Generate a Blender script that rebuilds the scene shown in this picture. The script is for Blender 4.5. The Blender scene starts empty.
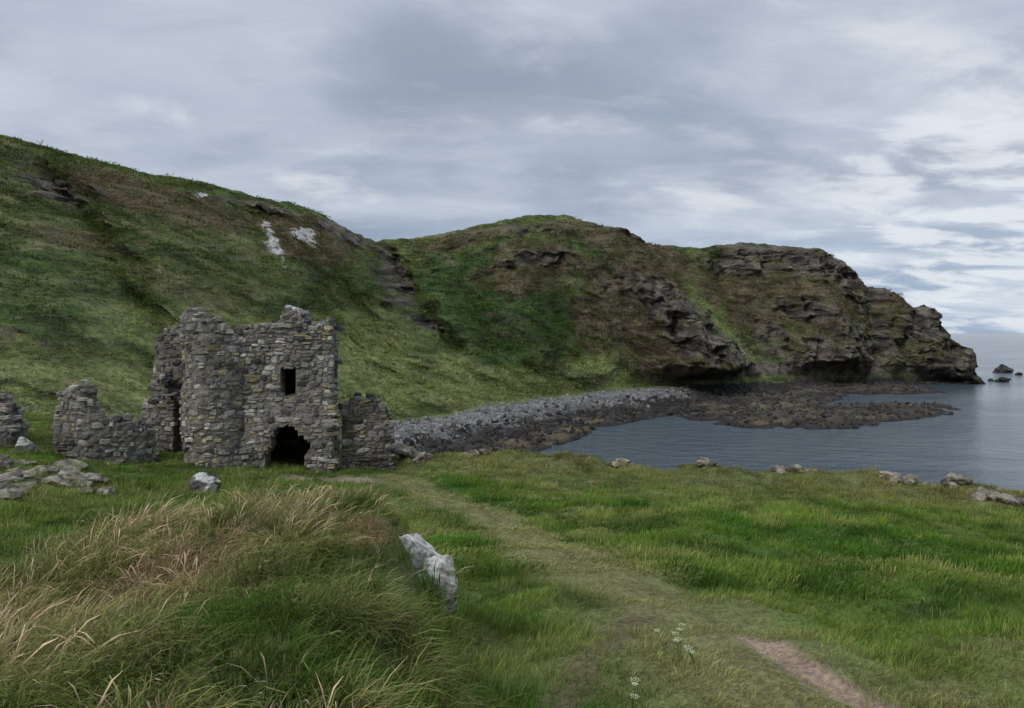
import bpy, math, random
import numpy as np
from mathutils import Vector
random.seed(7); rng=np.random.default_rng(11)
H=24.0; F=700.0
sc=bpy.context.scene
# ------------------------------------------------------------------ noise
def _h(i,j,k):
    n=(i*374761393+j*668265263+k*2147483647+12345)&0xffffffff
    n=((n^(n>>13))*1274126177)&0xffffffff
    n=((n^(n>>16))*2246822519)&0xffffffff
    return ((n^(n>>15))&0xffffff)/float(0xffffff)
def vn(x,y,z):
    x,y,z=np.broadcast_arrays(np.asarray(x,float),np.asarray(y,float),np.asarray(z,float))
    xi=np.floor(x).astype(np.int64);yi=np.floor(y).astype(np.int64);zi=np.floor(z).astype(np.int64)
    u=x-xi;v=y-yi;w=z-zi
    u=u*u*(3-2*u);v=v*v*(3-2*v);w=w*w*(3-2*w)
    r=0
    for a in (0,1):
        for b in (0,1):
            for c in (0,1):
                r=r+_h(xi+a,yi+b,zi+c)*(u if a else 1-u)*(v if b else 1-v)*(w if c else 1-w)
    return r*2-1
def fbm(x,y,z=0.0,o=4,g=0.5):
    x=np.asarray(x,float);y=np.asarray(y,float);z=np.asarray(z,float)
    s=0;a=1;t=0
    for i in range(o):
        s=s+a*vn(x+17.3*i,y+5.1*i,z+9.7*i);t+=a;a*=g;x=x*2.03;y=y*2.03;z=z*2.03
    return s/t
def ridged(x,y,z=0.0,o=4):
    x=np.asarray(x,float);y=np.asarray(y,float);z=np.asarray(z,float)
    s=0;a=1;t=0
    for i in range(o):
        s=s+a*(1-np.abs(vn(x+7.3*i,y+3.1*i,z+1.7*i))*2);t+=a;a*=.5;x=x*2.1;y=y*2.1;z=z*2.1
    return s/t
def ss(a,b,x):
    t=np.clip((x-a)/(b-a),0,1);return t*t*(3-2*t)
def mix(a,b,m):
    m=np.asarray(m)[...,None]; return np.asarray(a)*(1-m)+np.asarray(b)*m
# ------------------------------------------------------------------ mesh helpers
def grid_mesh(name,P,C,mat,smooth=True):
    R,Cn=P.shape[:2]
    me=bpy.data.meshes.new(name)
    idx=np.arange(R*Cn).reshape(R,Cn)
    q=np.stack([idx[:-1,:-1],idx[:-1,1:],idx[1:,1:],idx[1:,:-1]],-1).reshape(-1,4)
    me.vertices.add(R*Cn);me.vertices.foreach_set('co',P.reshape(-1).astype(np.float32))
    me.loops.add(q.size);me.loops.foreach_set('vertex_index',q.reshape(-1).astype(np.int32))
    me.polygons.add(len(q));me.polygons.foreach_set('loop_start',(np.arange(len(q))*4).astype(np.int32))
    me.update(calc_edges=True)
    if smooth: me.polygons.foreach_set('use_smooth',np.ones(len(q),bool))
    if C is not None:
        a=me.color_attributes.new('Col','FLOAT_COLOR','POINT')
        c=np.ones((R*Cn,4),np.float32);c[:,:3]=C.reshape(-1,3);a.data.foreach_set('color',c.reshape(-1))
    me.materials.append(mat)
    ob=bpy.data.objects.new(name,me);sc.collection.objects.link(ob);return ob
def poly_mesh(name,V,Fc,mat,cols=None,smooth=False,link=True,parent=None):
    me=bpy.data.meshes.new(name);me.from_pydata([tuple(v) for v in V],[],Fc);me.update()
    if cols is not None:
        a=me.color_attributes.new('Col','FLOAT_COLOR','POINT')
        c=np.ones((len(V),4),np.float32);c[:,:3]=np.array(cols);a.data.foreach_set('color',c.reshape(-1))
    if smooth: me.polygons.foreach_set('use_smooth',np.ones(len(me.polygons),bool))
    me.materials.append(mat)
    ob=bpy.data.objects.new(name,me)
    if link: sc.collection.objects.link(ob)
    if parent: ob.parent=parent
    return ob
# ------------------------------------------------------------------ materials
def newmat(name):
    m=bpy.data.materials.new(name);m.use_nodes=True;nt=m.node_tree
    return m,nt,nt.nodes,nt.links,nt.nodes['Principled BSDF']
def ground_mat(name,scales=(0.6,4.0),amp=(0.5,0.6),bump=0.6,bdist=0.5,rough=0.95,rocky=0.0):
    m,nt,N,L,B=newmat(name)
    at=N.new('ShaderNodeAttribute');at.attribute_name='Col'
    geo=N.new('ShaderNodeNewGeometry')
    cur=at.outputs['Color'];hs=None
    for s,a in zip(scales,amp):
        n=N.new('ShaderNodeTexNoise');n.inputs['Scale'].default_value=s;n.inputs['Detail'].default_value=6;n.inputs['Roughness'].default_value=.65
        L.new(geo.outputs['Position'],n.inputs['Vector'])
        r=N.new('ShaderNodeMapRange');r.inputs[1].default_value=.3;r.inputs[2].default_value=.7;r.inputs[3].default_value=1-a;r.inputs[4].default_value=1+a
        L.new(n.outputs[0],r.inputs[0])
        v=N.new('ShaderNodeVectorMath');v.operation='SCALE';L.new(cur,v.inputs[0]);L.new(r.outputs[0],v.inputs['Scale']);cur=v.outputs[0]
        if hs is None: hs=n.outputs[0]
        else:
            ad=N.new('ShaderNodeMath');ad.operation='ADD';L.new(hs,ad.inputs[0]);
            mu=N.new('ShaderNodeMath');mu.operation='MULTIPLY';mu.inputs[1].default_value=.45;L.new(n.outputs[0],mu.inputs[0]);L.new(mu.outputs[0],ad.inputs[1]);hs=ad.outputs[0]
    if rocky>0:
        vo=N.new('ShaderNodeTexVoronoi');vo.inputs['Scale'].default_value=rocky;vo.feature='DISTANCE_TO_EDGE';L.new(geo.outputs['Position'],vo.inputs['Vector'])
        ad=N.new('ShaderNodeMath');ad.operation='ADD';L.new(hs,ad.inputs[0]);L.new(vo.outputs['Distance'],ad.inputs[1]);hs=ad.outputs[0]
    b=N.new('ShaderNodeBump');b.inputs['Strength'].default_value=bump;b.inputs['Distance'].default_value=bdist
    L.new(hs,b.inputs['Height']);L.new(b.outputs[0],B.inputs['Normal'])
    L.new(cur,B.inputs['Base Color']);B.inputs['Roughness'].default_value=rough;B.inputs['Specular IOR Level'].default_value=.15
    return m
M_hill=ground_mat('hill_surface',(0.25,1.3),(0.35,0.6),0.9,1.6)
M_ground=ground_mat('grass_ground',(1.5,14.0),(0.25,0.5),0.7,0.12)
M_reef=ground_mat('reef_rock',(0.5,2.5),(0.3,0.6),0.9,0.8,0.6)
M_stone=ground_mat('rubble_stone',(3.0,18.0),(0.35,0.55),0.8,0.06,0.92)
M_rock=ground_mat('weathered_rock',(2.5,16.0),(0.3,0.55),1.0,0.08,0.9,3.0)
def blade_mat():
    m,nt,N,L,B=newmat('grass_blades');N.remove(B)
    out=N['Material Output']
    t=N.new('ShaderNodeAttribute');t.attribute_type='INSTANCER';t.attribute_name='tint'
    h=N.new('ShaderNodeAttribute');h.attribute_name='Col'
    mx=N.new('ShaderNodeVectorMath');mx.operation='MULTIPLY';L.new(t.outputs['Vector'],mx.inputs[0]);L.new(h.outputs['Color'],mx.inputs[1])
    d=N.new('ShaderNodeBsdfDiffuse');tr=N.new('ShaderNodeBsdfTranslucent')
    L.new(mx.outputs[0],d.inputs[0]);L.new(mx.outputs[0],tr.inputs[0])
    s=N.new('ShaderNodeMixShader');s.inputs[0].default_value=.3;L.new(d.outputs[0],s.inputs[1]);L.new(tr.outputs[0],s.inputs[2])
    L.new(s.outputs[0],out.inputs[0]);return m
M_blade=blade_mat()
def tintrock_mat():
    m,nt,N,L,B=newmat('boulder_rock')
    t=N.new('ShaderNodeAttribute');t.attribute_type='INSTANCER';t.attribute_name='tint'
    geo=N.new('ShaderNodeNewGeometry');n=N.new('ShaderNodeTexNoise');n.inputs['Scale'].default_value=3;n.inputs['Detail'].default_value=6
    L.new(geo.outputs['Position'],n.inputs['Vector'])
    r=N.new('ShaderNodeMapRange');r.inputs[1].default_value=.3;r.inputs[2].default_value=.7;r.inputs[3].default_value=.5;r.inputs[4].default_value=1.5;L.new(n.outputs[0],r.inputs[0])
    v=N.new('ShaderNodeVectorMath');v.operation='SCALE';L.new(t.outputs['Vector'],v.inputs[0]);L.new(r.outputs[0],v.inputs['Scale'])
    L.new(v.outputs[0],B.inputs['Base Color']);B.inputs['Roughness'].default_value=.85;B.inputs['Specular IOR Level'].default_value=.2
    b=N.new('ShaderNodeBump');b.inputs['Distance'].default_value=.1;b.inputs['Strength'].default_value=.7;L.new(n.outputs[0],b.inputs['Height']);L.new(b.outputs[0],B.inputs['Normal'])
    return m
M_boulder=tintrock_mat()
# ------------------------------------------------------------------ far terrain
def itp(x,pts):
    return np.interp(x,[p[0] for p in pts],[p[1] for p in pts])
RY=[(-400,92),(-150,108),(0,135),(50,149),(100,161),(150,174),(200,181),(240,192),(270,200),(300,206),(322,214),(350,231),(378,242),(384,240),(420,238),(460,230),(500,221),(535,215),(565,215),(600,225),(640,243),(700,248),(740,243),(780,246),(810,250),(832,257),(850,272),(862,287),(885,289),(900,303),(912,311),(920,306),(930,309),(936,322),(943,340),(950,343),(957,345),(963,360),(967,370),(975,381),(990,400),(1010,420)]
RD=[(-400,140),(0,200),(100,215),(200,238),(300,262),(350,282),(380,312),(420,335),(500,325),(560,315),(640,345),(700,370),(750,385),(830,378),(862,366),(900,355),(935,350),(975,338),(1010,336)]
FY=[(-400,430),(0,430),(200,425),(400,420),(450,413),(500,402),(550,396),(600,390),(650,386),(700,384),(800,381),(900,381),(975,384),(1010,392)]
FD=[(-400,72),(0,75),(100,80),(200,95),(300,120),(400,150),(450,172),(500,203),(600,245),(700,274),(800,313),(900,330),(975,334),(1010,335)]
WD=[(-400,52),(0,58),(200,75),(400,118),(450,126),(500,141),(600,180),(700,212),(750,245),(800,285),(850,308),(900,323),(975,331),(1010,333)]
WZ=[(-400,9),(100,9),(200,6),(380,-.4),(1010,-.5)]
EX=[(-400,1.12),(300,1.12),(380,1.3),(540,1.3),(620,1.0),(700,.95),(800,.8),(900,.65),(1010,.65)]
px=np.arange(-400,1010,1.3)
def smo(pts,n=11):
    v=itp(px,pts);k=np.hanning(n);k/=k.sum();return np.convolve(np.pad(v,n//2,mode='edge'),k,'valid')
ry=smo(RY,5);rd=smo(RD,31);fy=smo(FY,15);fd=smo(FD,31);wd=smo(WD,31);wz=smo(WZ,15);ex=smo(EX,31)
rz=H-(ry-333)/F*rd; fz=H-(fy-333)/F*fd
fz=np.maximum(np.minimum(fz,14),-1.0)
rows=[];kind=[]
for t in np.linspace(0,1,10,endpoint=False): rows.append((wd-22*(1-t),wz-6*(1-t)));kind.append(-1)
for t in np.linspace(0,1,70,endpoint=False): rows.append((wd+(fd-wd)*t,wz+(fz-wz)*(t**.85)));kind.append(-.001)
TT=np.linspace(0,1,300)
for t in TT: rows.append((fd+(rd-fd)*t,fz+(rz-fz)*t**ex));kind.append(t)
for t in np.linspace(0,1,31)[1:]: rows.append((rd+150*t**1.3,rz-4*t**.8- np.where(rz<50,(50-rz)*t*.7,0)));kind.append(1+t)
D=np.array([r[0] for r in rows]);Z=np.array([r[1] for r in rows]);T=np.array(kind)[:,None]*np.ones_like(D)
PX=np.ones_like(D)*px[None,:]
PY=333-(Z-H)/D*F
X=(PX-512)/F*D
nx=fbm(X/9,D/9,Z/9,4);nx2=fbm(X/22+30,D/22,Z/22,4)
def ell(cx,cy,rx,ry_,ang=0,jit=.9):
    a=math.radians(ang);u=(PX-cx)*math.cos(a)+(PY-cy)*math.sin(a);v=-(PX-cx)*math.sin(a)+(PY-cy)*math.cos(a)
    r=np.sqrt((u/rx)**2+(v/ry_)**2)
    return ss(1.25,.75,r+nx*jit*.7+nx2*jit*.4)
def seg(pts,w):
    best=np.full(PX.shape,1e9)
    for (x0,y0),(x1,y1) in zip(pts[:-1],pts[1:]):
        dx=x1-x0;dy=y1-y0;t=np.clip(((PX-x0)*dx+(PY-y0)*dy)/(dx*dx+dy*dy),0,1)
        best=np.minimum(best,np.hypot(PX-x0-t*dx,PY-y0-t*dy))
    return np.exp(-(best/w)**2)
def mx(*a):
    r=a[0]
    for b in a[1:]: r=np.maximum(r,b)
    return r
slope_m=ss(0,.04,T)*(T<=1)
rock=mx(ell(55,190,40,10,14),ell(393,276,14,38,-20),ell(345,234,28,8,25),ell(425,322,14,5,30),
        ell(800,268,60,16,14),ell(850,295,38,20,35),ell(850,350,85,28,8),ell(920,345,45,45),ell(755,262,45,12),
        ell(695,350,24,42,-38),ell(660,320,18,45,-40),ell(622,243,22,6,15),ell(690,374,45,10,8),ell(780,370,90,10,0),ell(520,232,60,4,-5)*.5,ell(250,205,60,5,12)*.8,ell(535,262,34,8,-10)*.8,
        ell(950,360,25,25),ell(870,270,30,12),ell(790,310,22,10,20),ell(610,285,18,10)*.6,ell(450,262,14,5,30)*.6)*slope_m
rock=np.where(T>1,0,rock)
brown=mx(ell(530,268,52,24,-10),ell(625,300,46,52,-15),ell(655,262,48,18,10),ell(160,205,110,18,12),ell(300,240,60,25,20),ell(775,290,80,40,10),ell(835,315,75,45),ell(660,345,34,38,40),ell(470,240,60,10,-10),ell(80,240,60,12,10)*.7,ell(200,290,60,10,20)*.5,ell(600,240,60,14,10))
pale=mx(ell(268,238,9,20,-25,1.5),ell(306,237,15,7,0,1.5),ell(205,197,5,3,0,.5),ell(285,262,6,10,-20,1.3)*.5,ell(318,245,8,10,-20,1.3)*.6,ell(395,197,5,3,0,.5))
scree=ell(742,348,16,13,30,1.8)
lush=mx(ell(470,300,55,60,10),ell(530,330,50,50,20),ell(330,300,70,40,20)*.6,ell(60,300,100,45,15)*.7)
bright=mx(ell(520,385,150,20,-5),ell(400,375,110,32,10),ell(706,310,22,54,-28),ell(735,362,40,16,10),ell(230,345,120,34,5)*.7,ell(120,400,180,34)*.8,ell(700,265,40,12)*.6,ell(875,300,20,8)*.8,ell(360,340,70,30)*.7)
fade=ss(0,.12,T)*ss(1.0,.9,T)*(T<=1)
dd=np.zeros_like(D)
dd-=34*seg([(612,250),(640,290),(675,335),(700,372)],30)
dd+=22*seg([(388,252),(402,285),(430,325),(455,350)],11)
dd+=9*seg([(555,262),(560,300),(590,345)],15)
dd+=10*seg([(455,245),(470,290),(490,340)],14)
dd-=12*seg([(505,240),(515,290),(535,345)],18)
dd-=18*seg([(795,262),(815,310),(830,350)],22)
dd+=16*seg([(720,262),(745,320),(765,365)],15)
dd+=12*seg([(868,295),(872,340),(878,370)],8)
dd+=8*seg([(905,315),(900,345),(906,372)],6)
dd-=10*seg([(335,232),(370,290),(420,350)],14)
dd-=12*seg([(120,180),(180,260),(240,330)],30)
dd+=10*seg([(40,170),(90,260),(150,340)],25)
dd+=9*seg([(240,210),(290,280),(350,350)],18)
dd+= -9*ridged(X/55,D/55,Z/90,4)
dd+= -3.5*ridged(X/14+9,D/14,Z/30,4)
dd+= 2.0*fbm(X/4,D/4,Z/4,3)
dd+= rock*(-9*ridged(X/10+3,D/24,Z/24,5)-5.0*ridged(X/4,D/7,Z/5,5)+3)
dd*=fade
D2=D+dd
Z2=Z+ fade*(1.0*fbm(X/7,D/7,5,4)+rock*1.6*fbm(X/3.5,D/5,Z/3,4)) + np.where(T>=0,.6,0.15)*fbm(X/3,D/3,2,3)*ss(-.01,.05,T+.0)
rgh=itp(PX,[(0,.5),(45,1.5),(70,.5),(270,.6),(290,2.2),(340,1.8),(390,.7),(700,.8),(780,1.8),(860,2.4),(890,3.6),(950,3.4),(965,1),(1010,0)])
Z2+=rgh*(ridged(X/5,D/9,1.3,5)*.75-.15)*ss(.85,1.0,T)*ss(1.3,1.0,T)
bm=(T<0)&(PX>360)
Z2+=bm*(.35*fbm(X/5,D/5,1,4)+ .9*np.maximum(0,ridged(X/8,D/8,7,4)-.15)*ss(420,480,PX)*ss(.8,.0,(D-wd)/(fd-wd+1e-3)))
X2=(PX-512)/F*D+ fade*rock*2*fbm(X/6,Z/6,D/9+4,3)
P=np.stack([X2,D2,Z2],-1)
gz=np.gradient(Z2,axis=0);gd=np.hypot(np.gradient(D2,axis=0),1e-3);steep=ss(1.3,2.6,gz/np.maximum(gd,.05)+nx*.5)*(T>0)*(T<1)
c_g=mix((.060,.090,.024),(.105,.122,.042),ss(-.35,.35,fbm(X/16,D/16,Z/16,5)))
c_g=mix(c_g,(.042,.076,.020),np.clip(lush,0,1)*.85)
c_g=mix(c_g,(.028,.044,.015),ss(.0,.35,fbm(X/6+8,D/6,Z/6,5))*.75)
c_g=mix(c_g,(.185,.215,.078),np.clip(bright,0,1)*.85)
c_g=mix(c_g,(.21,.195,.09),ss(.08,.45,fbm(X/5,D/5+9,Z/5,5))*.55*np.clip(1-lush,0,1))
c_b=mix((.125,.095,.058),(.075,.072,.033),ss(-.2,.4,fbm(X/5,D/5,Z/5,5)))
c_r=mix((.036,.032,.029),(.17,.145,.115),ss(-.4,.5,fbm(X/3,D/3,Z/3,5)))
c_r=mix(c_r,(.085,.09,.035),ss(.05,.32,fbm(X/8+4,D/8,Z/8,4))*.7)
C=mix(c_g,c_b,np.clip(brown,0,1)*.88)
C=mix(C,c_r,np.clip(np.maximum(rock,steep*.7),0,1))
pn=ss(-.1,.2,fbm(X/1.8,D/1.8,Z/2.6,5)+pale*.8-.45)
C=mix(C,(.42,.41,.38),np.clip(pale*pn*1.3,0,1))
C=mix(C,(.26,.25,.22),scree*ss(.05,.3,fbm(X/1.6,D/1.6,Z/1.6,3))*.9)
u=(D-wd)/(fd-wd+1e-3)
cb=mix((.15,.145,.14),(.22,.215,.205),ss(-.3,.3,fbm(X/3,D/3,1,5)))
cb=mix(cb,(.025,.023,.02),ss(.66,.30,u+fbm(X/12,D/12,3,4)*.4))
cb=mix(cb,(.035,.031,.028),ss(640,740,PX+nx2*60))
cb=mix(cb,(.30,.24,.15),ss(.2,.45,fbm(X/9+7,D/9,3,4))*ss(.75,.35,u)*ss(.1,.3,u)*ss(740,640,PX)*.85)
cb=mix(cb,(.12,.16,.05),ss(.88,.98,u+nx*.12))
isb=(T<0)&(PX>330)
C=np.where(isb[...,None],mix(C,cb,ss(330,385,PX)),C)
C=mix(C,(.022,.02,.018),ss(4.0,1.5,Z2+nx*2)*ss(640,720,PX))
far=grid_mesh('coastal_hills',P,C,M_hill)
# ------------------------------------------------------------------ reef
rpx=np.arange(440,985,1.2);rdist=np.arange(118,318,.8)
RPX,RDD=np.meshgrid(rpx,rdist);RX=(RPX-512)/F*RDD;RPY=333+H/RDD*F
def re(cx,cy,rx,ry_,ang=0):
    a=math.radians(ang);uu=(RPX-cx)*math.cos(a)+(RPY-cy)*math.sin(a);v=-(RPX-cx)*math.sin(a)+(RPY-cy)*math.cos(a)
    return 1-np.sqrt((uu/rx)**2+(v/ry_)**2)
s=np.maximum.reduce([re(845,415,102,9,-3),re(765,403,75,13,-8),re(700,400,60,13,-5),re(640,408,60,11,-14),re(560,432,60,12,-20),re(800,424,75,5,0),re(500,450,50,12,-20),re(820,387,110,6,2)])
s=np.maximum(s,-1.2)
RZ=-.6+1.9*np.clip(s+.25,-1.0,.5)+1.5*ridged(RX/9,RDD/9,2,5)*ss(-.35,.1,s)+.5*fbm(RX/2.2,RDD/2.2,2,3)
RC=mix((.02,.018,.015),(.07,.058,.042),ss(.2,1.6,RZ+fbm(RX/4,RDD/4,0,4)))
RC=mix(RC,(.16,.12,.06),ss(.1,.4,fbm(RX/8,RDD/8,5,4))*ss(-.1,.3,s)*.6)
grid_mesh('reef_rocks',np.stack([RX,RDD,RZ],-1),RC,M_reef)
# ------------------------------------------------------------------ foreground ground
YB=[(-8,.6),(-1,1.6),(0,1.68),(3,2.75),(6,3.35),(10,4.1),(15,4.95),(20,5.5),(25,5.9),(31,6.15),(40,6.7),(70,7.5)]
def edgeY(X):
    return np.where(X>0,36-.36*X,36)+1.6*fbm(np.asarray(X)/2.6,3.3,1,4)-2.5*np.exp(-((X+4)/2.5)**2)
def moundm(X,Y):
    right=ss(-.30,-1.5,X+.10*(Y-7)+.35*fbm(X/1.4,Y/1.4,4,2))
    return right*ss(10.6,8.9,Y+1.1*np.maximum(0,-X-2.6)+.6*fbm(X/1.5,Y/1.5,5,2))
def G(X,Y):
    X=np.asarray(X,float);Y=np.asarray(Y,float)
    d=itp(Y,YB)
    d=d+np.where(X>0,.034*X*ss(3,20,Y),.03*X*ss(0,12,Y))-np.clip(.15*(-X-13),0,1.1)*ss(14,24,Y)
    d=d-.28*fbm(X/2.6,Y/2.6,0,3)*ss(1,6,Y)-.36*fbm(X/7,Y/7,3,2)*ss(4,12,Y)-.15*fbm(X/.8,Y/.8,0,3)
    m=moundm(X,Y)
    tgt=2.08+.09*(np.clip(-X-2,0,6))+.30*fbm(X/1.5,Y/1.5,8,3)+.18*fbm(X/.5,Y/.5,8,2)-.12*ss(6,3,Y)
    d=d*(1-m)+np.minimum(tgt,d)*m
    e=edgeY(X)
    over=np.maximum(0,Y-e)
    d=d-.45*np.exp(-((Y-e+.8)/.9)**2)*(.1+.9*ss(-.2,.4,fbm(X/1.7,7.7,2,3)))
    d=d+over*1.25*ss(0,2.5,over)
    return np.maximum(H-d,-4)
def gp(x,y):
    ds=np.concatenate([np.arange(1.5,12,.02),np.arange(12,45,.05)])
    Xs=(x-512)/F*ds;g=G(Xs,ds);zr=H-(y-333)/F*ds
    i=np.argmax(g>=zr)
    if not (g>=zr).any(): i=len(ds)-1
    return float(Xs[i]),float(ds[i]),float(g[i])
def wline(pix): return [gp(*p)[:2] for p in pix]
def wseg(X,Y,pts):
    best=np.full(np.shape(X),1e9)
    for (x0,y0),(x1,y1) in zip(pts[:-1],pts[1:]):
        dx=x1-x0;dy=y1-y0;t=np.clip(((X-x0)*dx+(Y-y0)*dy)/(dx*dx+dy*dy+1e-9),0,1)
        best=np.minimum(best,np.hypot(X-x0-t*dx,Y-y0-t*dy))
    return best
trail=wline([(395,480),(440,500),(500,525),(550,550),(610,585),(670,620),(740,655),(800,690)])
dirt=wline([(752,636),(775,650),(805,668),(840,690),(878,707)])
dirt.append((dirt[-1][0]+.5,dirt[-1][1]-.8))
side=wline([(640,620),(600,650),(575,690),(560,708)])
ltr=wline([(60,548),(130,528),(200,512)])
def fields(X,Y):
    n1=fbm(X/1.1,Y/1.1,1,4);n2=fbm(X/3.5,Y/3.5,6,4)
    tr=ss(1.6,.4,wseg(X,Y,trail)+n1*.9)
    di=ss(.30,.17,wseg(X,Y,dirt)+n1*.14)
    si=ss(.32,.05,wseg(X,Y,side)+n1*.45)
    lt=ss(.9,.2,wseg(X,Y,ltr)+n1*.5)
    cp=ss(1.0,.6,np.hypot((X+7.6)/2.4,(Y-29.2)/1.0)+n1*.5)
    return n1,n2,tr,di,si,lt,cp,moundm(X,Y)
def gcol(X,Y):
    n1,n2,tr,di,si,lt,cp,m=fields(X,Y)
    c=mix((.060,.132,.018),(.13,.19,.038),ss(-.35,.35,n2))
    c=mix(c,(.030,.066,.013),ss(-.02,.35,n1)*.75)
    c=mix(c,(.22,.225,.08),ss(.02,.36,fbm(X/1.9+4,Y/1.9,2,4))*.62)
    c=mix(c,(.13,.16,.05),ss(-3,-9,X)*.4)
    c=mix(c,(.23,.22,.10),np.clip(tr+lt,0,1)*.85)
    c=mix(c,(.20,.175,.08),ss(27,33,Y+X*.3)*.6)
    return c
th=np.radians(np.arange(-84,84,.28));dr=np.concatenate([np.geomspace(.25,12,280),np.geomspace(12,62,280)[1:]])
TH,DR=np.meshgrid(th,dr);GX=np.sin(TH)*DR;GY=np.cos(TH)*DR
GZ=G(GX,GY)
n1,n2,tr,di,si,lt,cp,m=fields(GX,GY)
gc=gcol(GX,GY)*.75
gc=mix(gc,(.12,.11,.05),m*.6)
gc=mix(gc,(.12,.09,.055),np.clip(si*.7,0,1))
gc=mix(gc,(.30,.215,.16),np.clip(di,0,1))
gc=mix(gc,(.26,.20,.15),np.clip(cp,0,1)*.9)
ov=GY-edgeY(GX)
gc=mix(gc,mix((.05,.045,.035),(.16,.13,.08),ss(-.3,.3,fbm(GX,GY,GZ,4))),ss(1.0,2.5,ov+n1))
GZ=GZ-.06*di
grid_mesh('grass_headland_ground',np.stack([GX,GY,GZ],-1),gc,M_ground)
# ------------------------------------------------------------------ sea
def sea():
    m,nt,N,L,B=newmat('sea_water')
    B.inputs['Roughness'].default_value=.16;B.inputs['IOR'].default_value=1.333
    geo=N.new('ShaderNodeNewGeometry')
    mp=N.new('ShaderNodeMapping');mp.inputs['Scale'].default_value=(.6,1.0,1);mp.inputs['Rotation'].default_value=(0,0,.4);L.new(geo.outputs['Position'],mp.inputs[0])
    n=N.new('ShaderNodeTexNoise');n.inputs['Scale'].default_value=.32;n.inputs['Detail'].default_value=7;n.inputs['Roughness'].default_value=.6;L.new(mp.outputs[0],n.inputs[0])
    n2=N.new('ShaderNodeTexNoise');n2.inputs['Scale'].default_value=.018;n2.inputs['Detail'].default_value=5;n2.inputs['Distortion'].default_value=1.0;L.new(mp.outputs[0],n2.inputs[0])
    r=N.new('ShaderNodeMapRange');r.inputs[1].default_value=.38;r.inputs[2].default_value=.6;r.inputs[3].default_value=.3;r.inputs[4].default_value=1.;L.new(n2.outputs[0],r.inputs[0])
    b=N.new('ShaderNodeBump');b.inputs['Distance'].default_value=1.7;L.new(r.outputs[0],b.inputs['Strength']);L.new(n.outputs[0],b.inputs['Height']);L.new(b.outputs[0],B.inputs['Normal'])
    B.inputs['Base Color'].default_value=(.068,.090,.105,1)
    S=30000
    poly_mesh('sea',[(-S,20,0),(S,20,0),(S,S,0),(-S,S,0)],[(0,1,2,3)],m)
sea()
# ------------------------------------------------------------------ rocks
import bmesh
def rockmesh(name,size,seed,cuts=14,sub=4,cfun=None,mat=None,link=True,loc=(0,0,0),rot=0,rough=.05,rid=0):
    r=np.random.default_rng(seed)
    bm=bmesh.new();bmesh.ops.create_icosphere(bm,subdivisions=sub,radius=1)
    V=np.array([v.co[:] for v in bm.verts]);Fc=[[v.index for v in f.verts] for f in bm.faces];bm.free()
    for i in range(cuts):
        n=r.normal(size=3);n/=np.linalg.norm(n);k=r.uniform(.5,.85)
        o=np.maximum(0,V@n-k);V=V-o[:,None]*n
    V=V*(1+rough*fbm(V[:,0]*3+seed,V[:,1]*3,V[:,2]*3,4)-rid*np.maximum(0,ridged(V[:,0]*2.2+seed,V[:,1]*2.2,V[:,2]*1.2,3)-.35))[:,None]
    V=V*np.array(size)
    c,s_=math.cos(rot),math.sin(rot);V=V@np.array([[c,s_,0],[-s_,c,0],[0,0,1]])
    cols=cfun(V+seed*3.1) if cfun else None
    V=V+np.array(loc)
    return poly_mesh(name,V,Fc,mat,cols,link=link)
def c_white(V):
    n=fbm(V[:,0]*5,V[:,1]*5,V[:,2]*5,5);c=mix((.24,.23,.20),(.56,.54,.50),ss(-.3,.15,n))
    return mix(c,(.12,.115,.07),ss(.12,.3,fbm(V[:,0]*7+9,V[:,1]*7,V[:,2]*7,5))*.85)
def c_dark(V):
    n=fbm(V[:,0]*3,V[:,1]*3,V[:,2]*3,5);c=mix((.05,.045,.045),(.14,.12,.11),ss(-.3,.3,n))
    return mix(c,(.45,.44,.4),ss(.15,.3,fbm(V[:,0]*2+5,V[:,1]*2,V[:,2]*3,3)))
def c_grey(V):
    n=fbm(V[:,0]*4,V[:,1]*4,V[:,2]*4,5);c=mix((.08,.075,.06),(.30,.27,.22),ss(-.3,.3,n))
    return mix(c,(.20,.17,.07),ss(.1,.4,fbm(V[:,0]*5+5,V[:,1]*5,V[:,2]*5,3))*.7)
def c_sea(V):
    n=fbm(V[:,0]/2,V[:,1]/2,V[:,2]/2,5);return mix((.02,.018,.016),(.07,.06,.05),ss(-.3,.3,n))
def at(x,y,d): return ((x-512)/F*d,d,H-(y-333)/F*d)
rockmesh('lichen_boulder',(.46,.42,.62),3,cuts=17,sub=6,cfun=c_white,mat=M_rock,loc=at(415,575,8.2),rot=.5,rough=.12,rid=.07)
rockmesh('lichen_boulder',(.27,.34,.46),9,cuts=15,sub=6,cfun=c_white,mat=M_rock,loc=at(440,594,7.9),rot=.9,rough=.12,rid=.08)
rockmesh('lichen_boulder',(.20,.2,.17),8,cuts=14,sub=5,cfun=c_white,mat=M_rock,loc=at(389,603,7.25),rot=1.,rough=.12,rid=.05)
x,y,z=gp(206,492);rockmesh('dark_boulder',(.62,.5,.5),12,cuts=14,sub=5,cfun=c_dark,mat=M_rock,loc=(x,y,z+.2),rot=.3,rough=.12)
for i in range(34):
    a=rng.uniform(-10,108);b=rng.uniform(462,496);x,y,z=gp(a,b);q=rng.uniform(.2,.6)
    rockmesh('outcrop_rock',(q*1.4,q,q*.55),120+i,cuts=14,sub=3,cfun=c_grey,mat=M_rock,loc=(x,y,z+.03),rot=i,rough=.3)
x,y,z=gp(30,452);rockmesh('white_boulder',(.5,.4,.45),31,cuts=12,sub=4,cfun=c_white,mat=M_rock,loc=(x,y-.3,z+.25),rot=.3)
k=0
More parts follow.
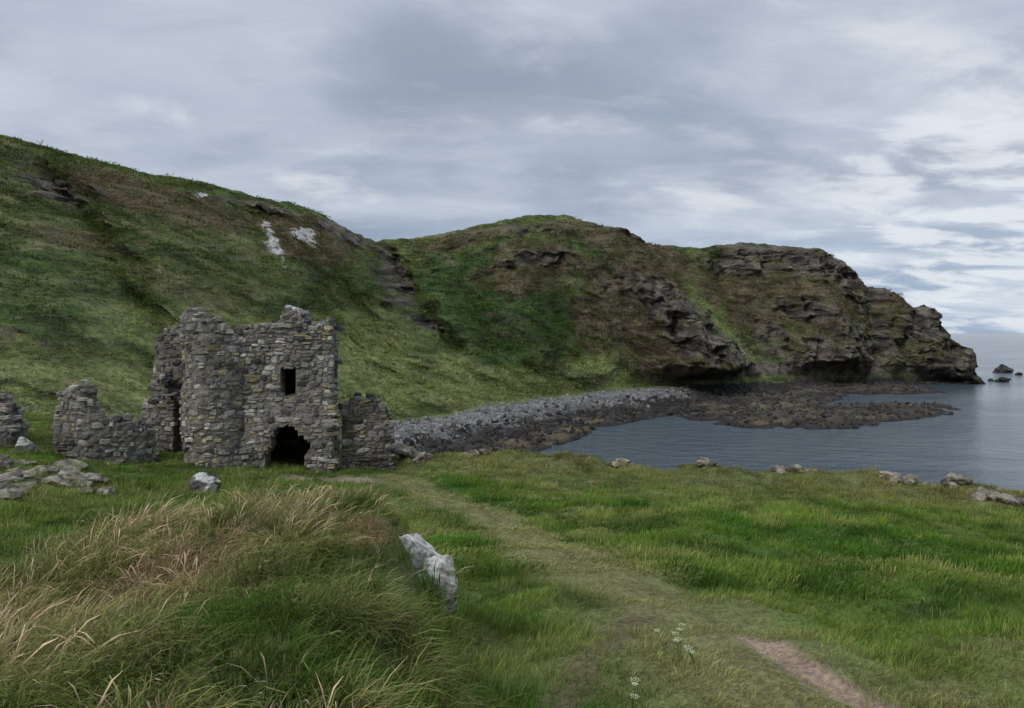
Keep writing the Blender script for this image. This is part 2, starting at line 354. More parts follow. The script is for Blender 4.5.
for a,w_,nn in [(702,16,5),(800,25,7),(905,25,7),(955,25,8),(1005,30,8),(1060,40,5),(430,26,7),(412,12,6),(470,18,4),(620,26,3)]:
    for j in range(nn):
        aa=a+rng.normal()*w_*.5;X0=(aa-512)/F*33;e=float(edgeY(X0))-.2+rng.normal()*.4;X0=(aa-512)/F*e;q=rng.uniform(.18,.46)
        rockmesh('cliff_edge_stone',(q*1.3,q,q*.75),150+k,cuts=13,sub=3,cfun=c_grey,mat=M_rock,loc=(X0,e,float(G(X0,e))+.17),rot=k*1.3,rough=.3);k+=1
for i,(a,d,sx,sz) in enumerate([(1002,425,6.8,5.0),(1004,345,5.2,3.2),(979,333,3.2,2.6),(964,338,5,5),(968,331,5,2.6),(1018,400,2.5,1.4),(990,350,1.6,1.1)]):
    rockmesh('sea_stack',(sx,sx*.8,sz),80+i,cuts=18,sub=5,cfun=c_sea,mat=M_reef,loc=((a-512)/F*d,d,.3),rot=i,rough=.3)
# ------------------------------------------------------------------ instancer
def instancer(name,pts,rot,scl,vid,tint,variants):
    col=bpy.data.collections.new(name+'_variants')
    for v in variants: col.objects.link(v)
    me=bpy.data.meshes.new(name);n=len(pts);me.vertices.add(n);me.vertices.foreach_set('co',np.asarray(pts,np.float32).reshape(-1))
    for nm,ty,da,ke in (('rot','FLOAT_VECTOR',rot,'vector'),('scl','FLOAT_VECTOR',scl,'vector'),('tint','FLOAT_VECTOR',tint,'vector'),('vid','INT',vid,'value')):
        a=me.attributes.new(nm,ty,'POINT');a.data.foreach_set(ke,np.asarray(da,np.int32 if ty=='INT' else np.float32).reshape(-1))
    ob=bpy.data.objects.new(name,me);sc.collection.objects.link(ob)
    ng=bpy.data.node_groups.new(name,'GeometryNodeTree')
    ng.interface.new_socket('Geometry',in_out='INPUT',socket_type='NodeSocketGeometry');ng.interface.new_socket('Geometry',in_out='OUTPUT',socket_type='NodeSocketGeometry')
    N=ng.nodes;L=ng.links
    gi=N.new('NodeGroupInput');go=N.new('NodeGroupOutput')
    ci=N.new('GeometryNodeCollectionInfo');ci.inputs['Collection'].default_value=col;ci.inputs['Separate Children'].default_value=True;ci.inputs['Reset Children'].default_value=True
    ip=N.new('GeometryNodeInstanceOnPoints');ip.inputs['Pick Instance'].default_value=True
    def na(nm,t):
        q=N.new('GeometryNodeInputNamedAttribute');q.data_type=t;q.inputs['Name'].default_value=nm;return q.outputs['Attribute']
    er=N.new('FunctionNodeEulerToRotation');L.new(na('rot','FLOAT_VECTOR'),er.inputs[0])
    L.new(gi.outputs[0],ip.inputs['Points']);L.new(ci.outputs[0],ip.inputs['Instance']);L.new(na('vid','INT'),ip.inputs['Instance Index'])
    L.new(er.outputs[0],ip.inputs['Rotation']);L.new(na('scl','FLOAT_VECTOR'),ip.inputs['Scale'])
    L.new(ip.outputs[0],go.inputs[0])
    md=ob.modifiers.new('scatter','NODES');md.node_group=ng
    return ob
def tuft(name,n,rad,h,w,lean,wind,seed,seedhead=0,droop=.4):
    r=np.random.default_rng(seed);V=[];Fc=[];Cc=[]
    for i in range(n):
        a=r.uniform(0,2*math.pi);q=rad*math.sqrt(r.uniform());bx,by=q*math.cos(a),q*math.sin(a)
        hh=h*r.uniform(.55,1.1);la=a+r.normal()*.6;l=lean*r.uniform(.3,1.2)*hh
        lx=math.cos(la)*l+wind[0]*hh*r.uniform(.5,1.3);ly=math.sin(la)*l+wind[1]*hh*r.uniform(.5,1.3)
        wa=r.uniform(0,math.pi);wx,wy=math.cos(wa),math.sin(wa);ww=w*r.uniform(.6,1.3)
        br=r.uniform(.7,1.3);head=r.uniform()<seedhead
        ts=[0,.45,.8,1.0] if h>.3 else [0,.55,1.0];b0=len(V)
        for t in ts:
            x=bx+lx*t**1.7;y=by+ly*t**1.7;z=hh*(t-droop*t**3*.5)-.03
            if head: wt=ww*(.35 if t<.7 else (1.3 if t<.9 else .2))
            else: wt=ww*(1-t)**.6+ww*.04
            V+= [(x-wx*wt/2,y-wy*wt/2,z),(x+wx*wt/2,y+wy*wt/2,z)]
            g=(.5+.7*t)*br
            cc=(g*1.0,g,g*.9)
            if head: cc=(g*1.9,g*1.45,g*2.0)
            Cc+=[cc,cc]
        for k in range(len(ts)-1):
            o=b0+2*k;Fc.append((o,o+1,o+3,o+2))
    return poly_mesh(name,V,Fc,M_blade,Cc,link=False)
wind=(.28,-.10)
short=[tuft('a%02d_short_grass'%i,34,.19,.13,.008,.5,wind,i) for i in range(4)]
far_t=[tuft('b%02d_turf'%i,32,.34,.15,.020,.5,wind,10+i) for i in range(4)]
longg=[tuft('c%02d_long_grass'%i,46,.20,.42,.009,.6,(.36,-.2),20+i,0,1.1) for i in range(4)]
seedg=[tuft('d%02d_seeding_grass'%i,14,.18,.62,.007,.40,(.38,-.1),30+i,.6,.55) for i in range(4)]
N0=26000
dd_=rng.uniform(2.0,38,N0);aa=rng.uniform(-.86,.86,N0);PXs=dd_*aa;PYs=dd_
n1,n2,tr,di,si,lt,cp,m=fields(PXs,PYs)
keep=(di<.25)&(cp<.4)&(rng.uniform(size=N0)>si*.6)&(PYs<edgeY(PXs)+1.2)&(np.hypot(PXs,PYs)>2.0)&(m<.7)
keep&=~((PXs>-16.6)&(PXs<-7.6)&(PYs>31)&(PYs<36))
def sub(k,*a): return [q[k] for q in a]
PXs,PYs,n1,n2,tr,lt,m=sub(keep,PXs,PYs,n1,n2,tr,lt,m)
n=len(PXs);Zs=G(PXs,PYs)
nearm=PYs<12
vid=np.where(nearm,rng.integers(0,4,n),4+rng.integers(0,4,n))
cl=fbm(PXs/.9,PYs/.9,9,3)
ht=.7+1.7*ss(-.1,.45,cl)
ht=ht*(1-.65*np.clip(tr+lt,0,1));ht*=rng.uniform(.7,1.3,n)
scl=np.stack([rng.uniform(.8,1.3,n)]*2+[ht],-1)
rot=np.stack([rng.normal(0,.12,n),rng.normal(0,.12,n),rng.uniform(-.9,.9,n)],-1)
ti=gcol(PXs,PYs)*(1.2+.6*ss(-.3,.4,cl))[:,None]*rng.uniform(.68,1.32,n)[:,None]
ti=mix(ti,(.44,.39,.19),(rng.uniform(size=n)<.08+.18*tr)*.7)
instancer('grass',np.stack([PXs,PYs,Zs],-1),rot,scl,vid,ti,short+far_t)
N1=9500
X1=rng.uniform(-8.5,0.2,N1);Y1=rng.uniform(2.2,11,N1);m1=moundm(X1,Y1)
rk=(np.hypot((X1+.98)/.50,(Y1-7.9)/.6)<1)|((X1>-1.25)&(X1<-.35)&(Y1>6.3)&(Y1<7.6)&(rng.uniform(size=N1)<.85))
k=(rng.uniform(size=N1)<ss(.05,.35,m1))&~rk&(np.abs(X1)<Y1*.85+.3);X1,Y1,m1=sub(k,X1,Y1,m1)
x2=rng.uniform(-17,24,8500);y2=rng.uniform(7,36,8500)
q=fbm(x2/2.2,y2/2.2,14,3);f2=fields(x2,y2)
k=((q>.20)|((y2>edgeY(x2)-1.4)&(rng.uniform(size=8500)<.7)))&(y2<edgeY(x2)+.8)&(f2[2]<.3)&(f2[3]<.2)&(f2[6]<.2)&~((x2>-17)&(x2<-6)&(y2>29.5))&(f2[7]<.1)
x2,y2=sub(k,x2,y2)
XA=np.concatenate([X1,x2]);YA=np.concatenate([Y1,y2]);mm=np.concatenate([m1,np.zeros(len(x2))]);n=len(XA)
pt=fbm(XA/.7,YA/.7,21,4);pt2=fbm(XA/1.4+3,YA/1.4,22,3)
straw=ss(-.02,.32,pt)*(mm>.0)
isseed=rng.uniform(size=n)<(.03+.30*ss(.0,.3,pt2+.25*(YA>7.5)))*(mm>0.15)
vid=np.where(isseed,4+rng.integers(0,4,n),rng.integers(0,4,n))
ti=mix((.085,.150,.030),(.18,.225,.06),ss(-.25,.25,pt2))
ti=mix(ti,(.05,.085,.022),ss(.1,.3,fbm(XA/.6+7,YA/.6,3,3))*.6)
ti=mix(ti,(.42,.36,.17),straw*.5)
ti=mix(ti,(.42,.31,.18),ss(.85,.35,np.hypot((XA+3.0)/1.0,(YA-6.2)/1.0)+pt*.9)*(mm>0)*.9)
ti=mix(ti,(.40,.29,.17),ss(.9,.4,np.hypot((XA+1.5)/.3,(YA-7.2)/.8)+pt*.4)*(mm>0)*.85)
ti=ti*rng.uniform(.7,1.3,n)[:,None];ti=np.where(isseed[:,None],ti*.5+np.array((.19,.175,.09)),ti)
s0=np.where(mm>0,rng.uniform(.45,1.0,n)*(.72+.45*ss(-.2,.3,pt)),rng.uniform(.4,.8,n))
scl=np.stack([s0*1.15,s0*1.15,s0*.88],-1)
rot=np.stack([rng.normal(0,.25,n),rng.normal(0.02,.25,n),rng.normal(0,1.0,n)],-1)
instancer('long_grass',np.stack([XA,YA,G(XA,YA)],-1),rot,scl,vid,ti,longg+seedg)
bv=[rockmesh('r%02d_boulder'%i,(1,.8,.6),200+i,cuts=12,sub=2,mat=M_boulder,link=False) for i in range(5)]
nb=11000
ii=rng.integers(10,78,nb);jj=rng.integers(np.searchsorted(px,395),np.searchsorted(px,960),nb)
bp=P[ii,jj];uu=(ii-10)/70.
sz=rng.uniform(.15,.5,nb)*(1+2.2*(rng.uniform(size=nb)<.10))*(1.25-.6*uu)
dark=(uu+rng.normal(0,.12,nb)<.55)|(px[jj]>690)
t_=np.where(dark[:,None],np.array((.04,.036,.032)),np.array((.17,.165,.155)))*rng.uniform(.5,1.5,nb)[:,None]
k=bp[:,2]>-.8
ri=rng.integers(0,RZ.size,9000);rz_=RZ.reshape(-1)[ri];kk=(rz_>.1);rp=np.stack([RX.reshape(-1)[ri],RDD.reshape(-1)[ri],rz_],-1)[kk]
al=np.concatenate([bp[k],rp]);sz=np.concatenate([sz[k],rng.uniform(.2,1.0,len(rp))]);t_=np.concatenate([t_[k],np.array((.04,.034,.028))*rng.uniform(.5,1.8,(len(rp),1))])
n=len(al)
instancer('beach_boulders',al,rng.uniform(0,6,(n,3)),np.stack([sz]*3,-1),rng.integers(0,5,n),t_,bv)
# bracken and rough grass on the hillside
nh=15000
ii=80+(rng.uniform(0,1,nh)*296).astype(int);jj=rng.integers(np.searchsorted(px,-60),np.searchsorted(px,900),nh)
k=(rock[ii,jj]<.35)&(pale[ii,jj]<.2)&(T[ii,jj]>.02);ii=ii[k];jj=jj[k]
hp=P[ii,jj];n=len(ii);s_=np.clip(hp[:,1]/32,2.2,7)*rng.uniform(.6,1.2,n)
instancer('bracken',hp,np.stack([rng.normal(0,.15,n),rng.normal(0,.15,n),rng.uniform(0,6,n)],-1),np.stack([s_,s_,s_*.75],-1),rng.integers(0,3,n),C[ii,jj]*1.5*rng.uniform(.55,1.45,(n,1)),
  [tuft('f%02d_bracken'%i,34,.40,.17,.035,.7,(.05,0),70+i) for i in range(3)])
# ------------------------------------------------------------------ masonry
PAL=[(.235,.22,.195),(.165,.155,.14),(.31,.285,.24),(.085,.08,.078),(.41,.39,.345),(.24,.205,.16),(.19,.182,.168)]
def wall(parent,name,path,thick,hfun,z0,openings=(),seed=1,rock=1.0,tone=1.0,stone=.38):
    r=np.random.default_rng(seed)
    pts=[Vector((p[0],p[1])) for p in path];cum=[0]
    for a,b in zip(pts[:-1],pts[1:]): cum.append(cum[-1]+(b-a).length)
    Ltot=cum[-1]
    def raw(s):
        s=min(max(s,0),Ltot)
        for i in range(len(pts)-1):
            if s<=cum[i+1]+1e-9:
                t=(s-cum[i])/(cum[i+1]-cum[i]);return pts[i].lerp(pts[i+1],t)
        return pts[-1]
    def pn(s):
        e=.25;a=raw(s-e);b=raw(s+e);t=(b-a);t.normalize();return raw(s),t,Vector((t.y,-t.x))
    def bulge(s,z): return rock*.10*float(vn(s*.9+seed*3,z*.9,seed))
    def solid(s,z):
        if s<0 or s>Ltot: return False
        if z>z0+hfun(s): return False
        for o in openings:
            if o(s,z-z0): return False
        return True
    ds=.13;dz=.13;ns=int(Ltot/ds)+1;hm=max(hfun(s) for s in np.linspace(0,Ltot,60))+.4;nz=int((hm+.8)/dz)
    cell=np.zeros((ns,nz),bool)
    for i in range(ns):
        for j in range(nz): cell[i,j]=solid((i+.5)*ds,z0-.8+(j+.5)*dz)
    V=[];Fc=[];vm={};Cc=[]
    ht=thick/2-.012
    def vv(i,j,k):
        key=(i,j,k)
        if key not in vm:
            zz=z0-.8+j*dz
            c,t,nn=pn(min(i*ds,Ltot));q=c+nn*((ht+bulge(i*ds,zz)) if k else -ht)+nn*float(r.normal()*.02)
            vm[key]=len(V);V.append((q.x,q.y,zz+float(r.normal()*.03)));g=tone*r.uniform(.6,1.25);Cc.append((.18*g,.16*g,.132*g))
        return vm[key]
    for i in range(ns):
        for j in range(nz):
            if not cell[i,j]: continue
            Fc.append((vv(i,j,1),vv(i+1,j,1),vv(i+1,j+1,1),vv(i,j+1,1)));Fc.append((vv(i,j,0),vv(i,j+1,0),vv(i+1,j+1,0),vv(i+1,j,0)))
            if j+1>=nz or not cell[i,j+1]: Fc.append((vv(i,j+1,0),vv(i,j+1,1),vv(i+1,j+1,1),vv(i+1,j+1,0)))
            if j>0 and not cell[i,j-1]: Fc.append((vv(i,j,0),vv(i+1,j,0),vv(i+1,j,1),vv(i,j,1)))
            if i==0 or not cell[i-1,j]: Fc.append((vv(i,j,0),vv(i,j,1),vv(i,j+1,1),vv(i,j+1,0)))
            if i==ns-1 or not cell[i+1,j]: Fc.append((vv(i+1,j,0),vv(i+1,j+1,0),vv(i+1,j+1,1),vv(i+1,j,1)))
    poly_mesh(name+'_core',V,Fc,M_stone,Cc,parent=parent)
    V=[];Fc=[];Cc=[]
    def stone_(c,t,nn,w,h,dep,col):
        b=len(V);ro=r.normal()*.10;cr,sr=math.cos(ro),math.sin(ro);tp=r.uniform(-.2,.2)
        cor=[(sa*(.5+r.normal()*.07),sb*(.5+r.normal()*.08)) for sa,sb in ((-1,-1),(0,-1.12),(1,-1),(1.1,0),(1,1),(0,1.12),(-1,1),(-1.1,0))]
        for fr,sx in ((-.5,.9),(.30,.97),(.5,.66)):
            for ca,cb2 in cor:
                a=ca*w*sx*.93*(1+tp*cb2);bb=cb2*h*sx*.95;a2=a*cr-bb*sr;b2=a*sr+bb*cr;d=fr*dep*(1+r.normal()*.05)
                V.append((c[0]+t.x*a2+nn.x*d,c[1]+t.y*a2+nn.y*d,c[2]+b2));Cc.append(col)
        for k in (0,8):
            for e in range(8):
                f=(e+1)%8;Fc.append((b+k+e,b+k+f,b+k+8+f,b+k+8+e))
        Fc.append(tuple(b+16+e for e in range(8)));Fc.append(tuple(b+7-e for e in range(8)))
    for side in (1,-1):
        z=z0-.5
        while z<z0+hm:
            ch=r.uniform(.12,.34);s=-r.uniform(0,.1);ph=r.uniform(0,9)
            while s<Ltot:
                w=r.uniform(.14,stone*1.35) if r.uniform()<.87 else r.uniform(.5,.75)
                sm=s+w/2;zm=z+ch/2+.08*math.sin(s*1.3+ph)
                e=w*.35
                if solid(min(max(sm,0.01),Ltot-.01),zm) and (not openings or (solid(min(max(sm-e,.01),Ltot-.01),zm-.05) and solid(min(max(sm+e,.01),Ltot-.01),zm-.05))):
                    c,t,nn=pn(sm);nn=nn*side
                    dep=r.uniform(.26,.34);pr=abs(r.normal())*.022*rock+.015+(bulge(sm,zm) if side==1 else 0)
                    q=c+nn*(thick/2-dep/2+pr)
                    pal=PAL[r.choice(len(PAL),p=[.22,.2,.14,.15,.06,.11,.12])]
                    pz=float(fbm(q.x/1.3,q.y/1.3,zm/1.3,3));k=tone*r.uniform(.75,1.25)*(1+.9*pz)
                    if r.uniform()<.07: pal=(.30,.26,.15)
                    hh=ch-r.uniform(.0,.05)
                    if r.uniform()<.25:
                        for e2 in (-.25,.25):
                            k2=k*r.uniform(.75,1.25);stone_((q.x,q.y,zm+e2*ch),t,nn,(w-.03)*r.uniform(.7,1),hh*.48,dep,tuple(x*k2 for x in pal))
                    else: stone_((q.x,q.y,zm+r.normal()*.02),t,nn,w-r.uniform(.01,.06),hh*r.uniform(.8,1.08),dep,tuple(x*k for x in pal))
                s+=w
            z+=ch
    s=0
    while s<Ltot:
        c,t,nn=pn(s)
        for off in np.arange(-thick/2+.12,thick/2,.26):
            if r.uniform()<.8:
                q=c+nn*float(off);a=r.uniform(0,3.1);tt=Vector((math.cos(a),math.sin(a)));n3=Vector((tt.y,-tt.x))
                pal=PAL[r.integers(0,len(PAL))];k=tone*r.uniform(.8,1.3)
                stone_((q.x,q.y,z0+hfun(s)+r.uniform(-.15,.18)),tt,n3,r.uniform(.2,.46),r.uniform(.12,.30),r.uniform(.2,.35),tuple(x*k for x in pal))
        s+=r.uniform(.16,.28)
    poly_mesh(name+'_stones',V,Fc,M_stone,Cc,parent=parent)
def hf(keys,seed=0,amp=.15):
    def f(s): return float(np.interp(s,[k[0] for k in keys],[k[1] for k in keys])+amp*float(vn(s*1.9,seed,.5))+amp*.7*float(vn(s*5.3,seed,1.5)))
    return f
cas=bpy.data.objects.new('ruined_castle_tower',None);sc.collection.objects.link(cas)
ZG=H-6.0
def op_rect(s0,s1,a,b): return lambda s,z: s0<s<s1 and a<z<b
def op_arch(sc_,hw,top): return lambda s,z: z<top and abs(s-sc_+.12*float(vn(z*1.7,1,4)))<hw*math.sqrt(max(0,1-(max(z,0)/top)**3.4))*(1+.2*float(vn(s*3,z*3,2)))
front=[(-13.7,31.0),(-13.6,30.2),(-13.0,29.8),(-12.4,30.1),(-11.9,30.75),(-7.95,31.1)]
L0=sum(math.dist(front[i],front[i+1]) for i in range(4))
hfr=hf([(0,5.4),(.4,6.2),(.9,6.7),(1.8,6.6),(2.2,6.15),(L0,6.0),(L0+1.0,6.2),(L0+1.6,6.35),(L0+2.2,6.95),(L0+2.7,6.8),(L0+3.0,6.2),(L0+3.4,6.3),(L0+3.7,6.6),(L0+4.1,6.8)],3,.22)
wall(cas,'front_wall',front,1.1,hfr,ZG,[op_rect(L0+1.85,L0+2.42,3.25,4.5),op_arch(L0+2.15,.88,2.0)],seed=1,rock=1.3)
wall(cas,'right_wall',[(-8.45,31.5),(-9.75,36.6)],1.0,hf([(0,6.1),(5,5.6)],5),ZG,seed=2)
wall(cas,'back_wall',[(-9.6,36.6),(-16.0,36.8)],1.0,hf([(0,5.4),(4,5.3),(8,5.0)],6),ZG,seed=3)
wall(cas,'left_wall',[(-14.4,33.2),(-15.3,32.6),(-16.1,32.7),(-16.5,36.8)],1.1,hf([(0,5.3),(.7,6.2),(1.3,6.1),(2.0,5.7),(3.2,5.3),(7,4.8)],7,.26),ZG,seed=4,rock=1.6,tone=.85)
wall(cas,'left_buttress',[(-15.2,31.9),(-17.0,31.9)],1.0,hf([(0,2.8),(.7,4.2),(1.0,3.2),(1.5,1.9),(1.9,1.1)],8,.25),ZG,seed=5,rock=1.8,tone=.85)
wall(cas,'link_wall',[(-14.0,31.4),(-14.35,33.0)],.9,hf([(0,5.2),(.8,4.3),(1.6,5.2)],9),ZG,seed=6,tone=.6)
wall(cas,'annex_wall',[(-7.7,31.9),(-5.55,32.2)],.9,hf([(0,2.6),(.5,2.9),(1.2,3.0),(1.8,2.6),(2.15,2.0)],10,.2),ZG,seed=7,rock=1.4,tone=.55)
def slab(nm,z,x0,x1,y0,y1,h=.35):
    V=[];Fc=[];r=np.random.default_rng(int(z*10));nxx=14;nyy=10
    for k in (0,1):
        for j in range(nyy+1):
            for i in range(nxx+1):
                u=i/nxx;V.append((x0+(x1-x0)*u,y0+(y1-y0)*j/nyy,z+k*h+.9*math.sin(u*math.pi)*(1-k)*.6+r.normal()*.03+k*.5))
    o=(nxx+1)*(nyy+1);I=lambda i,j,k:k*o+j*(nxx+1)+i
    for j in range(nyy):
        for i in range(nxx):
            Fc.append((I(i,j,1),I(i+1,j,1),I(i+1,j+1,1),I(i,j+1,1)));Fc.append((I(i,j,0),I(i,j+1,0),I(i+1,j+1,0),I(i+1,j,0)))
    for i in range(nxx):
        Fc.append((I(i,0,0),I(i+1,0,0),I(i+1,0,1),I(i,0,1)));Fc.append((I(i,nyy,0),I(i,nyy,1),I(i+1,nyy,1),I(i+1,nyy,0)))
    for j in range(nyy):
        Fc.append((I(0,j,0),I(0,j,1),I(0,j+1,1),I(0,j+1,0)));Fc.append((I(nxx,j,0),I(nxx,j+1,0),I(nxx,j+1,1),I(nxx,j,1)))
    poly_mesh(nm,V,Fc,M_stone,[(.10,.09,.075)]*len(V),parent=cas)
slab('floor_vault',ZG+2.3,-14.3,-9.0,31.5,36.2);slab('upper_shade_slab',ZG+4.7,-14.0,-9.0,31.5,36.2)  # second, upper slab is an unseen addition that keeps the window opening dark
w1=bpy.data.objects.new('ruined_stone_wall',None);sc.collection.objects.link(w1)
h1=hf([(0,2.0),(.35,2.6),(.9,2.7),(1.3,2.1),(1.9,1.5),(2.7,1.1),(3.8,.9)],12,.25)
wall(w1,'wall',[(-18.1,28.3),(-16.7,28.0),(-15.9,28.6),(-15.2,29.6)],.85,h1,H-5.0,seed=11,rock=1.7,tone=.9)
w2=bpy.data.objects.new('ruined_stone_wall',None);sc.collection.objects.link(w2)
wall(w2,'wall',[(-24,27.5),(-21.8,27.6),(-19.8,28.0)],.9,hf([(0,1.6),(2,2.1),(2.9,2.5),(3.7,2.3),(4.2,1.5)],14,.25),H-4.9,seed=12,rock=1.6,tone=.9)
tp=[]
def heads(path,hfn,z0,n,lift=.02):
    pts=[Vector(p) for p in path];cum=[0]
    for a,b in zip(pts[:-1],pts[1:]): cum.append(cum[-1]+(b-a).length)
    for _ in range(n):
        s=rng.uniform(0,cum[-1]);
        if vn(s*1.3,z0,3.3)<-.15: continue
        i=max(j for j in range(len(pts)) if cum[j]<=s);i=min(i,len(pts)-2);q=pts[i].lerp(pts[i+1],(s-cum[i])/(cum[i+1]-cum[i]))
        tp.append((q.x+rng.normal()*.2,q.y+rng.normal()*.2,z0+hfn(s)+lift))
heads(front,hfr,ZG,130,.12)
heads([(-18.1,28.3),(-16.7,28.0)],h1,H-5.0,35,.12)
heads([(-14.4,33.2),(-15.3,32.6),(-16.1,32.7)],hf([(0,5.3),(.7,6.2),(1.3,6.1),(2.0,5.7)],7,.22),ZG,30,.1)
tp=np.array(tp);n=len(tp);s_=rng.uniform(.35,.75,n)
lt2=[tuft('e%02d_wall_grass'%i,40,.2,.4,.016,.6,(.2,0),60+i) for i in range(3)]
instancer('wall_top_grass',tp,np.stack([rng.normal(0,.2,n),rng.normal(0,.2,n),rng.uniform(0,6,n)],-1),np.stack([s_]*3,-1),rng.integers(0,3,n),np.array((.30,.28,.11))*rng.uniform(.6,1.3,(n,1)),lt2)
# ------------------------------------------------------------------ cow parsley
def flat(name,c,r=.6):
    m,nt,N,L,B=newmat(name);B.inputs['Roughness'].default_value=r
    n=N.new('ShaderNodeTexNoise');n.inputs['Scale'].default_value=40;mxn=N.new('ShaderNodeMix');mxn.data_type='RGBA';mxn.inputs[6].default_value=(*[q*.6 for q in c],1);mxn.inputs[7].default_value=(*c,1)
    L.new(n.outputs[0],mxn.inputs[0]);L.new(mxn.outputs[2],B.inputs['Base Color']);return m
M_fl=flat('umbel_white',(.58,.60,.36));M_st=flat('plant_stem',(.09,.16,.04))
def parsley(a,b,h,ns=3):
    x,y,z=gp(a,b);r=np.random.default_rng(int(a));e=bpy.data.objects.new('cow_parsley',None);sc.collection.objects.link(e)
    V=[];Fc=[];V2=[];F2=[]
    def stick(p,q,w):
        p=Vector(p);q=Vector(q);o=len(V)
        for c in (p,q):
            for k in range(4): V.append((c.x+w*math.cos(k*1.57),c.y+w*math.sin(k*1.57),c.z))
        for k in range(4): Fc.append((o+k,o+(k+1)%4,o+4+(k+1)%4,o+4+k))
    for s in range(ns):
        ox=r.uniform(-.13,.13);oy=r.uniform(-.1,.1);hh=h*r.uniform(.6,1.15);top=(x+ox*1.6,y+oy,z+hh);stick((x+ox*.5,y,z),top,.004)
        R_=r.uniform(.03,.048)
        for k in range(16):
            aa=k*2.4;rr=R_*math.sqrt((k+.5)/16);t2=(top[0]+rr*math.cos(aa),top[1]+rr*math.sin(aa),top[2]+.03-rr*.25);stick(top,t2,.0012)
            o=len(V2)
            for j in range(6): V2.append((t2[0]+.007*math.cos(j*1.05)*r.uniform(.7,1.2),t2[1]+.007*math.sin(j*1.05),t2[2]+r.normal()*.002))
            V2.append((t2[0],t2[1],t2[2]+.006))
            for j in range(6): F2.append((o+j,o+(j+1)%6,o+6))
    poly_mesh('stems',V,Fc,M_st,parent=e);poly_mesh('umbels',V2,F2,M_fl,parent=e)
for a,b,h in [(682,662,.34),(702,672,.28),(672,655,.3),(630,712,.25)]: parsley(a,b,h)
# ------------------------------------------------------------------ world
w=bpy.data.worlds.new('World');sc.world=w;w.use_nodes=True;nt=w.node_tree;N=nt.nodes;L=nt.links;bg=N['Background']
sky=N.new('ShaderNodeTexSky');sky.sky_type='NISHITA';sky.sun_disc=False;sky.sun_elevation=math.radians(42);sky.sun_rotation=math.radians(215)
tc=N.new('ShaderNodeTexCoord');sp=N.new('ShaderNodeSeparateXYZ');L.new(tc.outputs['Generated'],sp.inputs[0])
def mth(op,a,b=None,c=None):
    q=N.new('ShaderNodeMath');q.operation=op
    for i,v in enumerate((a,b,c)):
        if v is None: continue
        if isinstance(v,(int,float)): q.inputs[i].default_value=v
        else: L.new(v,q.inputs[i])
    return q.outputs[0]
def mr(v,a,b,c,d,sm=True):
    q=N.new('ShaderNodeMapRange');q.interpolation_type='SMOOTHSTEP' if sm else 'LINEAR'
    q.inputs[1].default_value=a;q.inputs[2].default_value=b;q.inputs[3].default_value=c;q.inputs[4].default_value=d;L.new(v,q.inputs[0]);return q.outputs[0]
def cmix(f,a,b):
    q=N.new('ShaderNodeMix');q.data_type='RGBA'
    if isinstance(f,float): q.inputs[0].default_value=f
    else: L.new(f,q.inputs[0])
    for i,v in ((6,a),(7,b)):
        if isinstance(v,tuple): q.inputs[i].default_value=(*v,1)
        else: L.new(v,q.inputs[i])
    return q.outputs[2]
zz=mth('MAXIMUM',sp.outputs[2],0.0);den=mth('ADD',zz,.2)
cx=mth('DIVIDE',sp.outputs[0],den);cy=mth('DIVIDE',sp.outputs[1],den)
cb_=N.new('ShaderNodeCombineXYZ');L.new(cx,cb_.inputs[0]);L.new(cy,cb_.inputs[1])
def noise(scale,detail,rough,rot,sx,sy,dist=0.,loc=(0,0,0)):
    mp=N.new('ShaderNodeMapping');mp.inputs['Rotation'].default_value=(0,0,rot);mp.inputs['Scale'].default_value=(sx,sy,1);mp.inputs['Location'].default_value=loc;L.new(cb_.outputs[0],mp.inputs[0])
    q=N.new('ShaderNodeTexNoise');q.inputs['Scale'].default_value=scale;q.inputs['Detail'].default_value=detail;q.inputs['Roughness'].default_value=rough;q.inputs['Distortion'].default_value=dist;L.new(mp.outputs[0],q.inputs[0]);return q.outputs[0]
a1=noise(.8,8,.5,.6,1,1.2,.4);a2=noise(1.9,8,.5,-.9,.7,1.3,.35,(3,1,0));a3=noise(1.3,6,.5,.9,1,1,.2,(7,4,0));a4=noise(3.6,9,.58,-.7,.75,1.25,.3,(9,2,0))
c=cmix(mr(a1,.35,.65,0,1),(.34,.40,.51),(.53,.59,.70))
c=cmix(mr(a2,.40,.72,0,.75),c,(.60,.66,.76))
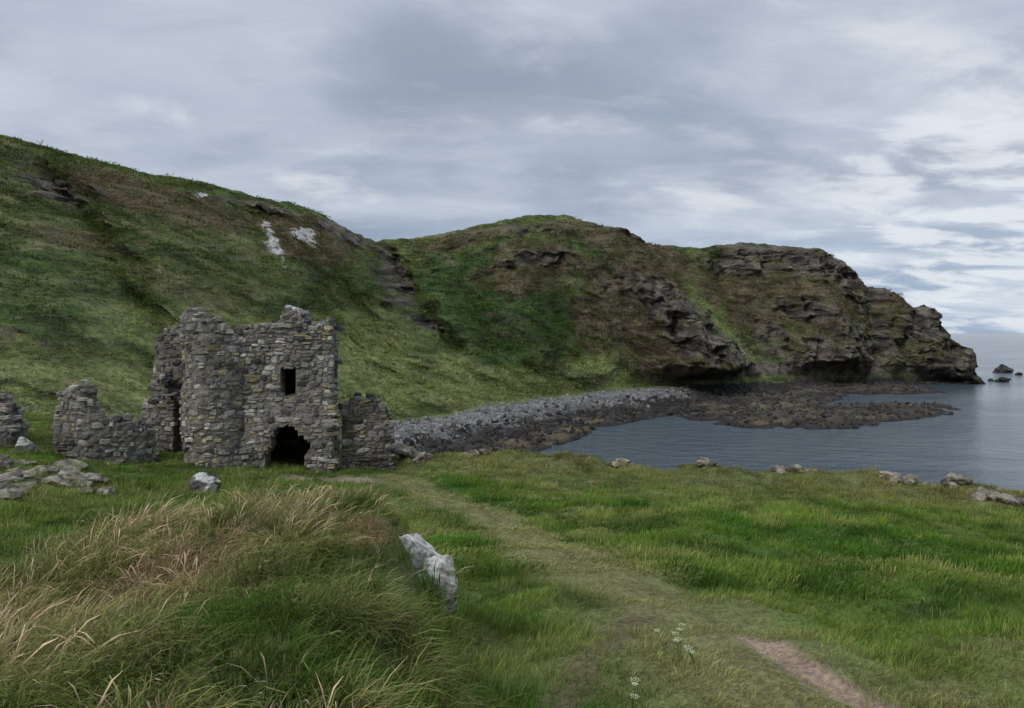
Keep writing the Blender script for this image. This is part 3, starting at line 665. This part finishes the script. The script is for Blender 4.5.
c=cmix(mr(a3,.50,.68,0,.6),c,(.31,.36,.46))
c=cmix(mr(a4,.50,.72,0,.45),c,(.66,.71,.79))
c=cmix(mr(a4,.46,.28,0,.25),c,(.30,.35,.44))
br_=noise(1.5,9,.55,.1,.9,1.3,.3,(1.3,6.2,0));c=cmix(mr(br_,.54,.72,0,.85),c,(.78,.82,.87))
lo=cmix(mr(a2,.38,.62,0,1),(.31,.43,.61),(.64,.73,.83));c=cmix(mr(zz,.02,.2,.85,0),c,lo)
vd=N.new('ShaderNodeVectorMath');vd.operation='DOT_PRODUCT';L.new(tc.outputs['Generated'],vd.inputs[0]);vd.inputs[1].default_value=tuple(Vector((.66,1,.165)).normalized())
gl=mth('MULTIPLY',mr(vd.outputs['Value'],.965,1.0,0,1),mr(a4,.42,.58,.1,1));c=cmix(mth('MULTIPLY',gl,.8),c,(.86,.90,.95))
zen=mr(zz,.4,.95,1,2.3)
vs=N.new('ShaderNodeVectorMath');vs.operation='SCALE';L.new(c,vs.inputs[0]);L.new(mth('MULTIPLY',zen,9.6),vs.inputs['Scale'])
fin=cmix(.96,sky.outputs[0],vs.outputs[0]);L.new(fin,bg.inputs[0]);bg.inputs[1].default_value=.1
sd=bpy.data.lights.new('sun','SUN');sd.energy=1.5;sd.angle=math.radians(14);sd.color=(1,.96,.9);so=bpy.data.objects.new('sun',sd);sc.collection.objects.link(so)
el=math.radians(42);az=math.radians(215);dv=Vector((math.sin(az)*math.cos(el),math.cos(az)*math.cos(el),math.sin(el)));so.rotation_euler=dv.to_track_quat('Z','Y').to_euler()
# ------------------------------------------------------------------ camera
cd=bpy.data.cameras.new('camera');cd.sensor_width=36;cd.lens=F/1024*36;cd.shift_y=-21/1024;cd.clip_end=60000;cd.clip_start=.05
co=bpy.data.objects.new('camera',cd);sc.collection.objects.link(co);co.location=(0,0,H);co.rotation_euler=(math.pi/2,0,0);sc.camera=co
sc.view_settings.view_transform='Standard';sc.view_settings.look='None';sc.view_settings.exposure=0
